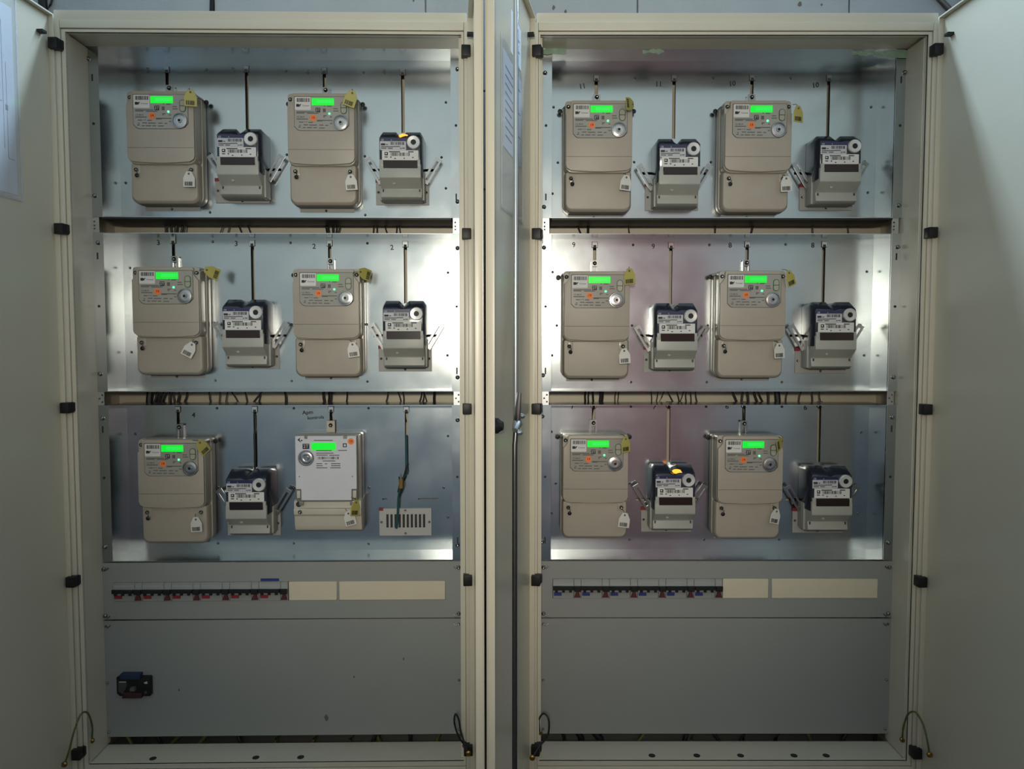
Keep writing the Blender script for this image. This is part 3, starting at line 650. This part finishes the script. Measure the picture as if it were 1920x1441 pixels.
    link('display_digits', text_mesh('0000001', .0125, LCDT), fp, (fx(1075), y - .0008, fz(325)))
    a, b, c, d = P(830, 470, 948, 580); MB().box(a, b, y - .0003, y, c, d).build('tariff_mark', INK, fp)
    link('lettering', text_mesh('2T', .0095, PAPERG), fp, ((a + b) / 2, y - .0005, (c + d) / 2))
    a, b, c, d = P(1010, 488, 1082, 578); MB().box(a, b, y - .0003, y, c, d).build('symbol_mark', INKG, fp)
    MB().lathe((fx(1170), y, fz(612)), [(.0030, 0), (.0030, .0008), (.0015, .0018), (.0002, .002)], 12).build('indicator_light', LEDG, fp)
    # two-part oval button
    ox0, ox1, oz0, oz1 = P(1445, 320, 1605, 622); MB().prism(rrect(ox0, ox1, oz0, oz1, (.008,) * 4), y, y - .0008).build('button_rim', GREENB, fp)
    oz = (oz0 + oz1) / 2
    MB().prism(rrect(ox0 + .002, ox1 - .002, oz + .001, oz1 - .002, (.0012, .0012, .006, .006)), y, y - .0018).build('button', BEIGE, fp)
    MB().prism(rrect(ox0 + .002, ox1 - .002, oz0 + .002, oz - .001, (.006, .006, .0012, .0012)), y, y - .0018).build('button', BEIGE, fp)
    MB().lathe((fx(770), y, fz(716)), [(.0082, 0), (.0082, .0006), (.0003, .0006)], 20).build('year_sticker', ORANGE, fp)
    link('lettering', text_mesh('19', .0092, INK), fp, (fx(770), y - .0009, fz(716)))
    link('lettering', text_mesh('CE M18', .0062, INKG), fp, (fx(460), y - .0003, fz(695)))
    pr = MB()
    for (u0, u1, v) in ((360, 800, 570), (360, 560, 600), (620, 900, 604), (360, 640, 745), (1020, 1100, 660), (1020, 1060, 690), (1180, 1235, 690), (860, 1240, 775), (860, 1000, 790), (1180, 1235, 850),
                        (530, 640, 885), (670, 860, 890), (915, 1020, 890), (1070, 1140, 895), (510, 580, 955), (610, 740, 955), (770, 860, 955), (910, 1050, 960), (420, 460, 900), (400, 460, 940),
                        (1040, 1070, 425), (1120, 1230, 430), (1270, 1400, 545), (540, 560, 815), (590, 615, 815), (420, 520, 820), (650, 760, 825), (1270, 1380, 490)):
        a, b, c, d = P(u0, v - 11, u1, v + 11); pr.box(a, b, y - .0002, y, c, d)
    pr.build('printed_lines', INKG, fp)
    op = MB().lathe((fx(1445), y, fz(830)), [(.0198, 0), (.0198, .002), (.0188, .0034), (.0172, .0036), (.0160, .0014), (.0110, .0026), (.0060, .0022), (.0054, .0046), (.0036, .0046), (.0030, .0015), (.0002, .0012)], 28).build('optical_port', PORT, fp)
    MB().lathe((fx(1445), y, fz(830)), [(.0029, 0), (.0029, .0030), (.0002, .0030)], 12).build('port_core', BLACK, fp)
    return root
def make_small_meter(lamp=False):
    """compact meter with dark front: origin at the centre of its lower edge on the mounting plane"""
    root = empty('compact_meter')
    w = .0535
    def outl(x, zt, notch, ch):    # dark housing outline; same vertex count for each ring
        return [(-x, .060), (x, .060), (x, zt - ch), (x - ch * .6, zt), (.012, zt), (.004, zt - notch * .55), (-.002, zt - notch), (-.008, zt - notch * .55), (-.014, zt), (-x + ch * .6, zt), (-x, zt - ch)]
    MB().loft([[(a, 0, b) for a, b in outl(w + .004, .174, .012, .010)], [(a, -.050, b) for a, b in outl(w + .003, .177, .014, .012)],
               [(a, -.083, b) for a, b in outl(w, .158, .004, .004)], [(a, -.0850, b) for a, b in outl(w - .002, .1555, .003, .003)]]).build('housing', NAVY, root, bevel=.001, seg=1)
    prof = [(0, 0), (-.052, 0), (-.0655, .007), (-.060, .0285), (-.063, .031), (-.0905, .052), (-.0905, .086), (-.083, .0885), (0, .0885)]
    MB().profile(prof, -w, w).build('terminal_cover', GREYC, root, bevel=.0022)
    for s in (-1, 1):
        MB().box(s * (w + .002) - .003, s * (w + .002) + .003, -.045, -.001, .002, .075).build('base_rib', GREYC, root, bevel=.002)
        MB().box(s * (w - .006) - .0045, s * (w - .006) + .0045, -.0912, -.083, .080, .0975).build('cover_tab', GREYC, root, bevel=.001)
        MB().box(s * .0475 - .0016, s * .0475 + .0016, -.0640, -.058, .021, .0275).build('hook_slot', LINE, root)
        st = MB().plate(-.009, .009, -.038, .038, -.0015, .0015, [(-.0035, .0035, -.028, .029)]).build('mounting_strap', BRACKET, root, loc=(s * .076, -.022, .084), rot=(0, s * R(31), 0))
    U = .0001358; fx = lambda u: -w + (u - 165) * U; fz = lambda v: (1390 - v) * U
    def P(u0, v0, u1, v1): return fx(u0), fx(u1), fz(v1), fz(v0)
    y = -.085
    a, b, c, d = P(172, 258, 690, 330); MB().box(a, b, y - .0002, y + .001, c, d).build('blue_band', BLUEP, root)
    link('lettering', text_mesh('CE', .006, PAPERG), root, (fx(225), y - .0005, fz(300)))
    link('lettering', text_mesh('4', .0045, PAPERG), root, (fx(395), y - .0005, fz(300)))
    a, b, c, d = P(180, 322, 672, 488); la = MB().prism(rrect(a, b, c, d, (.0015,) * 4, 2), y + .001, y - .0010).build('upper_label', PAPERG, root)
    a, b, c, d = P(380, 335, 640, 390); barcode(a, b, c, d, y - .0010, 16, 9).build('barcode', INK, la)
    m = MB()
    a, b, c, d = P(198, 362, 278, 400); m.box(a, b, y - .0012, y - .001, c, d)
    m.build('logo_mark', INK, la)
    m = MB()
    for (u0, u1, v) in ((290, 330, 385), (200, 440, 425), (200, 300, 455), (440, 560, 420), (330, 420, 455), (560, 590, 455), (600, 650, 452)):
        a, b, c, d = P(u0, v - 9, u1, v + 9); m.box(a, b, y - .0012, y - .001, c, d)
    m.build('printed_lines', INKG, la)
    a, b, c, d = P(217, 492, 905, 680); lb = MB().prism(rrect(a, b, c, d, (.0015,) * 4, 2), y + .001, y - .0016).build('lower_label', WHITE, root)
    a, b, c, d = P(375, 535, 745, 598); barcode(a, b, c, d, y - .0016, 18, 21).build('barcode', INK, lb)
    a, b, c, d = P(265, 525, 330, 588); m = MB(); m.plate(a, b, c, d, y - .0018, y - .0016, [(a + .002, b - .003, c + .003, d - .002)])
    for (u0, u1, v) in ((350, 560, 520), (710, 815, 520), (265, 325, 618), (370, 400, 620), (450, 480, 645), (625, 650, 640), (785, 815, 625)):
        e, f, g, h = P(u0, v - 9, u1, v + 9); m.box(e, f, y - .0018, y - .0016, g, h)
    m.build('printed_lines', INK, lb)
    a, b, c, d = P(245, 685, 892, 832); MB().box(a, b, -.0918, -.082, c, d).build('register_window', WINDOW, root, bevel=.0008, seg=1)
    op = MB().lathe((fx(815), y, fz(345)), [(.0172, -.001), (.0172, .005), (.0155, .007), (.0070, .0062), (.0066, .002)], 28).build('optical_port', RING, root)
    MB().lathe((fx(815), y, fz(345)), [(.0067, 0), (.0067, .0045), (.0002, .0045)], 18).build('port_core', BLACK, op)
    if lamp:
        MB().loft([[(fx(610 + 90 * math.cos(t) + k * 60), y + .016 - .010 * k, fz(190 + 55 * k + 40 * math.sin(t))) for t in [2 * PI * i / 10 for i in range(10)]] for k in (0, .5, 1)]).build('lamp', LAMP, root)
    link('screw', SCRB, root, (fx(485), -.076, fz(1030)))
    MB().lathe((0, 0, 0), [(.002, 0), (.0045, .002), (.0045, .004), (.001, .006)], 8).build('lead_seal', GREYC, root, loc=(fx(430), -.072, fz(1090)))
    return root
def make_white_meter():
    root = empty('electricity_meter'); W2 = .0805; H = .262; y0 = -.075
    MB().prism(rrect(-W2 - .008, W2 + .008, .006, H + .004, (.01, .01, .008, .008)), 0, -.045).build('base', SMOKE, root, bevel=.003)
    MB().prism(rrect(-W2, W2, .085, H, (.004,) * 4), -.044, -.068).build('meter_case', SMOKE, root, bevel=.002)
    zb = .0905
    out = [(-W2 + .014, zb), (W2 - .014, zb), (W2 - .014, zb + .030), (W2, zb + .030), (W2, H), (.056, H), (.056, H - .008), (.046, H - .008), (.046, H), (-.048, H), (-.048, H - .008), (-.056, H - .008), (-.056, H), (-W2, H), (-W2, zb + .030), (-W2 + .014, zb + .030)]
    fp = MB().prism(out, -.066, y0).build('front_plate', WMETER, root, bevel=.0008, seg=1)
    for s in (-1, 1):
        MB().box(s * (W2 - .0065) - .0045, s * (W2 - .0065) + .0045, -.074, -.066, zb + .006, zb + .026).build('side_clip', LGREY, root, bevel=.001)
        MB().box(s * .067 - .0055, s * .067 + .0055, -.076, -.06, zb - .014, zb - .002).build('seal_post', SMOKE, root, bevel=.002)
    # terminal cover in steps
    MB().profile([(0, 0), (-.040, .0), (-.052, .006), (-.058, .020), (-.060, .046), (-.066, .050), (-.068, .066), (-.063, .068), (-.064, .086), (-.058, .0885), (0, .0885)], -W2 - .009, W2 + .009).build('terminal_cover', LGREY, root, bevel=.003)
    for s in (-1, 1):
        MB().lathe((0, 0, 0), [(.0075, 0), (.0075, .002), (.0003, .002)], 14).build('screw_hole', INK, root, loc=(s * .076, -.063, .078))
        link('screw', SCRB, root, (s * .072, -.0675, .058))
    MB().box(-.060, .062, -.0655, -.0635, .0660, .0675).build('seam', LINE, root)
    hg = MB().plate(-.011, .011, H - .005, H + .034, -.012, -.008, [(-.004, .004, H + .016, H + .026)]).build('hanger', LGREY, root, bevel=.001, seg=1)
    link('screw', SCRB, root, (0, -.012, H + .022))
    y = y0; ox, oz = -.0905, .0   # faceplate coordinates measured on the photograph, 1 unit = .2225 mm
    U = .2222e-3; fx = lambda u: -W2 + (u - 97) * U; fz = lambda v: H - (v - 180) * U
    def P(u0, v0, u1, v1): return fx(u0), fx(u1), fz(v1), fz(v0)
    a, b, c, d = P(290, 260, 578, 348); MB().box(a, b, y - .0006, y, c, d).build('display', LCD, fp)
    a, b, c, d = P(185, 272, 265, 335); MB().box(a, b, y - .0003, y, c, d).build('tariff_mark', INK, fp)
    link('lettering', text_mesh('2T', .0125, PAPERG), fp, ((a + b) / 2, y - .0005, (c + d) / 2))
    a, b, c, d = P(662, 268, 708, 314); MB().plate(a, b, c, d, y - .0004, y, [(a + .0022, b - .0022, c + .0022, d - .0022)]).build('symbol_mark', INK, fp)
    MB().lathe((fx(758), y, fz(245)), [(.0085, 0), (.0085, .0006), (.0003, .0006)], 18).build('year_sticker', ORANGE, fp)
    link('lettering', text_mesh('19', .0090, INK), fp, (fx(758), y - .0009, fz(245)))
    MB().lathe((fx(225), y, fz(443)), [(.0200, 0), (.0200, .003), (.0168, .003), (.0160, .0012), (.011, .0026), (.007, .0015), (.006, .0042), (.004, .0042), (.0034, .002), (.0002, .002)], 28).build('optical_port', PORT, fp)
    MB().lathe((fx(225), y, fz(443)), [(.0208, 0), (.0208, .0022), (.0188, .0032), (.0186, 0)], 28).build('port_ring', DSTEEL, fp)
    ar = MB().prism([(fx(125), fz(225)), (fx(160), fz(198)), (fx(150), fz(225)), (fx(172), fz(262))], y - .0004, y).box(fx(165), fx(185), y - .0003, y, fz(240), fz(226)); ar.build('logo_mark', INK, fp)
    pr = MB()
    for (u0, u1, v) in ((320, 545, 232), (345, 530, 354), (345, 550, 385), (345, 480, 408), (500, 620, 410), (345, 415, 510), (445, 475, 512), (520, 630, 510), (345, 420, 535), (520, 630, 535), (345, 475, 560), (510, 632, 560), (420, 570, 478), (605, 710, 353)):
        a, b, c, d = P(u0, v - 5, u1, v + 5); pr.box(a, b, y - .0002, y, c, d)
    pr.build('printed_lines', INKG, fp)
    a, b, c, d = P(365, 428, 612, 458); barcode(a, b, c, d, y, 16, 4).build('barcode', INK, fp)
    m = MB()
    for u in (142, 770): m.lathe((fx(u), y, fz(665)), [(.0016, 0), (.0016, .0003), (.0002, .0003)], 8)
    m.build('rivet_marks', BLUE, fp)
    return root

ROWS = ('top', 'middle', 'bottom'); POS = ('leftmost', 'second from left', 'third from left', 'rightmost')
# x left, x right, y top of the upper front face on the photograph
BIG = [(CL, 0, 0, 236, 361, 170), (CL, 0, 2, 538.6, 663, 174), (CL, 1, 0, 247, 370, 500), (CL, 1, 2, 549, 671.5, 504), (CL, 2, 0, 258, 379, 824),
       (CR, 0, 0, 1061.6, 1186, 187.6), (CR, 0, 2, 1363, 1484, 187.6), (CR, 1, 0, 1059, 1180.5, 508), (CR, 1, 2, 1353, 1473, 507), (CR, 2, 0, 1056.6, 1178, 815.6), (CR, 2, 2, 1349.5, 1467, 817)]
SMALL = [(CL, 0, 1, 407.7, 485, 371.5), (CL, 0, 3, 711, 790, 377), (CL, 1, 1, 417, 495, 687), (CL, 1, 3, 716, 796.6, 689), (CL, 2, 1, 423, 501, 1001),
         (CR, 0, 1, 1234, 1314, 389), (CR, 0, 3, 1536.6, 1613.6, 384), (CR, 1, 1, 1230, 1308, 693), (CR, 1, 3, 1527.6, 1605.5, 691), (CR, 2, 1, 1227, 1304, 992), (CR, 2, 3, 1520.5, 1598, 994)]
protoB = make_meter(); first = True
meters = {}
for (C, row, pos, xl, xr, yt) in BIG:
    o = protoB if first else copy_tree(protoB); first = False
    u, zt = C.pt((xl + xr) / 2, yt, VB - .075)
    z = zt - .284; o.location = C.w(u, VB, z); o.rotation_euler = (0, 0, C.yaw)
    tag(o, f'wide beige meter, {POS[pos]} in the {ROWS[row]} row of the {C.side} cabinet', 'electricity meter', 'wide beige meters')
    meters[(C.side, row, pos)] = (C, u, z)
    tr = [c for c in (cabL if C is CL else cabR).children if c.name.split('.')[0] == 'meter_tray'][row]
    MB().box(u - .075, u + .070, VB - .002, VB, z - .008, z + .05).build('adapter_plate', PLATE, tr)
    link('screw', SCR, tr, (u - .005, VB - .002, z - .004))
protoS = make_small_meter(); protoLamp = make_small_meter(True); fs = fl = True
for (C, row, pos, xl, xr, yb) in SMALL:
    lamp = (C.side, row, pos) in (('left', 0, 3), ('right', 2, 1))
    if lamp: o = protoLamp if fl else copy_tree(protoLamp); fl = False
    else: o = protoS if fs else copy_tree(protoS); fs = False
    u, _ = C.pt((xl + xr) / 2, yb - 60, VB - .085); _, z = C.pt((xl + xr) / 2, yb, VB - .045)
    o.location = C.w(u, VB, z); o.rotation_euler = (0, 0, C.yaw)
    tag(o, (f'compact dark meter with glowing orange lamp, {ROWS[row]} row of the {C.side} cabinet' if lamp else f'compact dark-fronted meter, {POS[pos]} in the {ROWS[row]} row of the {C.side} cabinet'), 'electricity meter', 'compact dark-fronted meters')
wm = make_white_meter(); u, zt = CL.pt(610.5, 817, VB - .075); wz = zt - .262
wm.location = CL.w(u, VB, wz); wm.rotation_euler = (0, 0, CL.yaw); tag(wm, 'white-fronted meter with pale grey terminal cover in the bottom row of the left cabinet', 'electricity meter')
meters[('left', 2, 2)] = (CL, u, wz)

# ------------------------------------------------------------------ seal tags
def tag_mesh(m, w, h):
    out = [(-w / 2, -h), (w / 2, -h), (w / 2, -h * .42), (w * .22, 0), (-w * .22, 0), (-w / 2, -h * .42)]
    return MB().prism(out, -.0008, .0008).mesh('tag_body', m, .0005, 1)
YM, WM = tag_mesh(YELLOW, .031, .042), tag_mesh(WTAG, .030, .040)
TB = {}
for nm, m, w, h in (('y', YELLOW, .031, .042), ('w', WTAG, .030, .040)):
    TB[nm] = (barcode(-w * .36, w * .36, -h * .92, -h * .66, -.0008, 9, 5).mesh('tag_print', INK), MB().lathe((0, -.0008, -h * .16), [(.0028, 0), (.0028, .0002), (.0002, .0002)], 10).mesh('tag_hole', INKG))
YT = {('left', 0, 0): (357, 168, 0, 15), ('left', 0, 2): (662, 170, -18, 10), ('left', 1, 0): (383, 504, 70, 50), ('left', 1, 2): (672, 508, 75, 55), ('left', 2, 0): (372, 826, 35, 60), ('left', 2, 2): (668, 937, -10, 60),
      ('right', 0, 0): (1188, 196, -80, 60), ('right', 0, 2): (1497, 198, 0, 25), ('right', 1, 0): (1180, 503, 3, -35), ('right', 1, 2): (1478, 507, 22, 30), ('right', 2, 0): (1173, 818, 2, 40), ('right', 2, 2): (1468, 825, -70, 55)}
WT = {('left', 0, 0): (354, 321, 0, 0), ('left', 0, 2): (657, 327, 5, 10), ('left', 1, 0): (362, 642, -28, 10), ('left', 1, 2): (660, 641, 8, 10), ('left', 2, 0): (367, 969, 3, 0), ('left', 2, 2): (652, 958, 14, 15),
      ('right', 0, 0): (1175, 328, -6, 10), ('right', 0, 2): (1474, 330, 3, 0), ('right', 1, 0): (1170, 653, 5, 0), ('right', 1, 2): (1461, 643, 3, 10), ('right', 2, 0): (1172, 961, -6, 0), ('right', 2, 2): (1457, 954, -14, 20)}
for nm, TT, me, word in (('y', YT, YM, 'yellow'), ('w', WT, WM, 'white')):
    for (sd, row, pos), (px, py, roll, turn) in TT.items():
        C = CL if sd == 'left' else CR
        v = VB - (.086 if nm == 'y' else .076)
        o = link('seal_tag', me, None, C.at(px, py, v), (0, R(-roll), C.yaw + R(turn) * .9))
        o.rotation_euler = (Matrix.Rotation(C.yaw + R(turn) * .9, 3, 'Z') @ Matrix.Rotation(R(-roll), 3, 'Y')).to_euler()
        link('tag_print', TB[nm][0], o); link('tag_hole', TB[nm][1], o)
        MB().tube([(0, -.001, -.005), (-.003, .004, .004), (-.006, .014, .006)], .0008, 5).build('tag_wire', DSTEEL, o)
        who = 'white-fronted meter' if (sd, row, pos) == ('left', 2, 2) else 'wide meter'
        tag(o, f'{word} seal tag, {ROWS[row]} row of {sd} cabinet, {"on white-fronted meter" if who[0:3] == "whi" else POS[pos] + " meter"}', 'seal tag', f'{word} seal tags on the meters')

# ------------------------------------------------------------------ circuit breakers
ORD = ('first', 'second', 'third', 'fourth', 'fifth', 'sixth')
def make_breaker(n, w, hgt, stick, dk):
    root = empty('circuit_breaker'); y = 0
    MB().profile([(.008, 0), (-.006, 0), (-.006, hgt * .32), (-.010, hgt * .36), (-.010, hgt * .66), (-.006, hgt * .70), (-.006, hgt), (.008, hgt)], .0003, w - .0003).build('breaker_body', BRK, root, bevel=.0007, seg=1)
    MB().box(.002, w - .002, -.0068, -.006, hgt * .74, hgt * .88).build('label_window', BRKW, root)
    MB().box(.0003, w - .0003, -.0112, -.0098, hgt * .44, hgt * .66).build('handle_slot', LINE, root)
    if n > 1:
        MB().box(.0006, w - .0006, -.0165, -.0108, hgt * .47, hgt * .67).build('handle_bar', BLACK, root, bevel=.001, seg=1)
        for i in range(n):
            cx = w * (i + .5) / n; MB().box(cx - .0036, cx + .0036, -.0150, -.009, hgt * .35, hgt * .50).build('toggle', BLACK, root, bevel=.0008, seg=1)
        MB().box(.003, w * .42, -.0068, -.006, hgt * .14, hgt * .31).build('colour_sticker', stick, root)
    else:
        MB().box(.0006, w - .0006, -.0165, -.0108, hgt * .40, hgt * .67).build('handle_bar', BLACK, root, bevel=.001, seg=1)
        MB().prism([(.001, hgt * .08), (w - .002, hgt * .08), (w * .66, hgt * .42), (w * .40, hgt * .42)], -.006, -.012).build('red_button', dk, root)
    return root
for C, (ua, ub, za, zb), st, word in ((CL, brL, RED, 'red'), (CR, brR, BLUE, 'blue')):
    gw = (ub - ua - .001) / 6; h = zb - za - .001
    pa, pb = make_breaker(3, gw * .745, h, st, REDD), make_breaker(1, gw * .255, h, st, REDD)
    for i in range(6):
        o = pa if i == 0 else copy_tree(pa); o.location = C.w(ua + .0005 + i * gw, VF - .001, za + .0005); o.rotation_euler = (0, 0, C.yaw)
        tag(o, f'three-pole breaker with {word} sticker, {ORD[i]} from left in the {C.side} cabinet', 'circuit breaker', f'three-pole breakers of the {C.side} cabinet')
        o = pb if i == 0 else copy_tree(pb); o.location = C.w(ua + .0005 + i * gw + gw * .745, VF - .001, za + .0005); o.rotation_euler = (0, 0, C.yaw)
        tag(o, f'narrow red-buttoned module, {ORD[i]} from left in the {C.side} cabinet', 'circuit breaker', f'single modules of the {C.side} cabinet')
u, z = CL.pt(506, 1086, VF - .004); MB().box(u - .024, u + .024, VF - .0046, VF - .004, z - .004, z + .003).build('blue_sticker', BLUE, cpL)
# moulded-case main breaker on the lower cover
u, z = CL.pt(222, 1306, VF - .01); mb = empty('main_breaker', CL.w(u, VF - .004, z), CL.yaw); tag(mb, 'black main breaker with blue top on the lower left grey panel', 'circuit breaker')
U = .0000465 * 1.35; sx = lambda a: (a - 170) * U; sz = lambda b: (1230 - b) * U
MB().prism([(sx(170), sz(340)), (sx(170), sz(1030)), (sx(300), sz(1140)), (sx(1230), sz(1140)), (sx(1260), sz(1150)), (sx(1540), sz(1150)), (sx(1575), sz(1110)), (sx(1575), sz(380)), (sx(1530), sz(335)), (sx(1190), sz(335))], 0, -.014).build('case', BLACK, mb, bevel=.001)
MB().prism([(sx(350), sz(410)), (sx(1170), sz(410)), (sx(1180), sz(190)), (sx(345), sz(190))], 0, -.018).build('line_shroud', mat('dark_blue_shroud', (.012, .03, .075), .5), mb, bevel=.001)
MB().prism([(sx(380), sz(1225)), (sx(1200), sz(1225)), (sx(1220), sz(1000)), (sx(470), sz(960))], 0, -.016).build('load_shroud', mat('dark_maroon_shroud', (.045, .012, .015), .5), mb, bevel=.001)
MB().prism([(sx(250), sz(950)), (sx(420), sz(1040)), (sx(590), sz(720)), (sx(590), sz(480)), (sx(250), sz(480))], -.013, -.0145).build('rating_label', mat('dark_label', (.05, .055, .05), .5), mb)
MB().box(sx(290), sx(570), -.0150, -.0145, sz(550), sz(515)).build('printed_stripe', PAPERG, mb)
MB().box(sx(800), sx(1000), -.026, -.013, sz(860), sz(720)).build('toggle', mat('grey_toggle', (.10, .105, .10), .4), mb, bevel=.001)
MB().prism([(sx(1300), sz(560)), (sx(1360), sz(620)), (sx(1460), sz(610)), (sx(1440), sz(510))], -.013, -.0146).build('test_button', PAPERG, mb)
MB().lathe((sx(1370), -.014, sz(980)), [(.004, 0), (.004, .001), (.0003, .001)], 12).build('dial', mat('dark_label', (.05, .055, .05), .5), mb)

# ------------------------------------------------------------------ odds and ends on the wall above
def wall_pt(px, py, v=.355): return CR.at(px, py, v)
o = MB().tube([wall_pt(393, 60), wall_pt(397, 18), wall_pt(398, -40), wall_pt(398, -440)], .006, 10).build('conduit', BLACK); tag(o, 'short dark conduit on the wall above the left cabinet', 'conduit')
o = MB().tube([wall_pt(86, 60), wall_pt(80, 5), wall_pt(80, -440)], .012, 10).build('conduit', BLACK); tag(o, 'thick dark conduit in the upper left corner behind the door', 'conduit')
o = MB().tube([wall_pt(85, 25), wall_pt(95, 8), wall_pt(104, -25), wall_pt(106, -440)], .003, 8).build('cable', CABLE); tag(o, 'thin black cable beside the thick conduit, upper left corner', 'cable')
o = MB().tube([wall_pt(1810, 50), wall_pt(1762, -2), wall_pt(1420, -380)], .008, 10).build('conduit', DSTEEL); tag(o, 'slanting grey conduit on the wall above the right cabinet', 'conduit')
o = MB().tube([wall_pt(1812, 30), wall_pt(1812, -440)], .014, 10).build('conduit', BLACK); tag(o, 'thick dark upright conduit in the upper right corner', 'conduit')
for (px, py, w_, h_) in ((1500, 8, .012, .014), (1540, 9, .006, .006), (1038, 14, .008, .012), (1060, 23, .008, .014), (775, 1, .005, .008)):
    u, z = CR.pt(px, py, WALL_Y)
    out = [(u + w_ * .7 * random.uniform(.5, 1) * math.cos(k * .9), z + h_ * .7 * random.uniform(.5, 1) * math.sin(k * .9)) for k in range(7)]
    ob = MB().prism([(a + .055, b) for a, b in out], WALL_Y - .0006, WALL_Y + .0004).build('wall_chip', DIRT, wb)
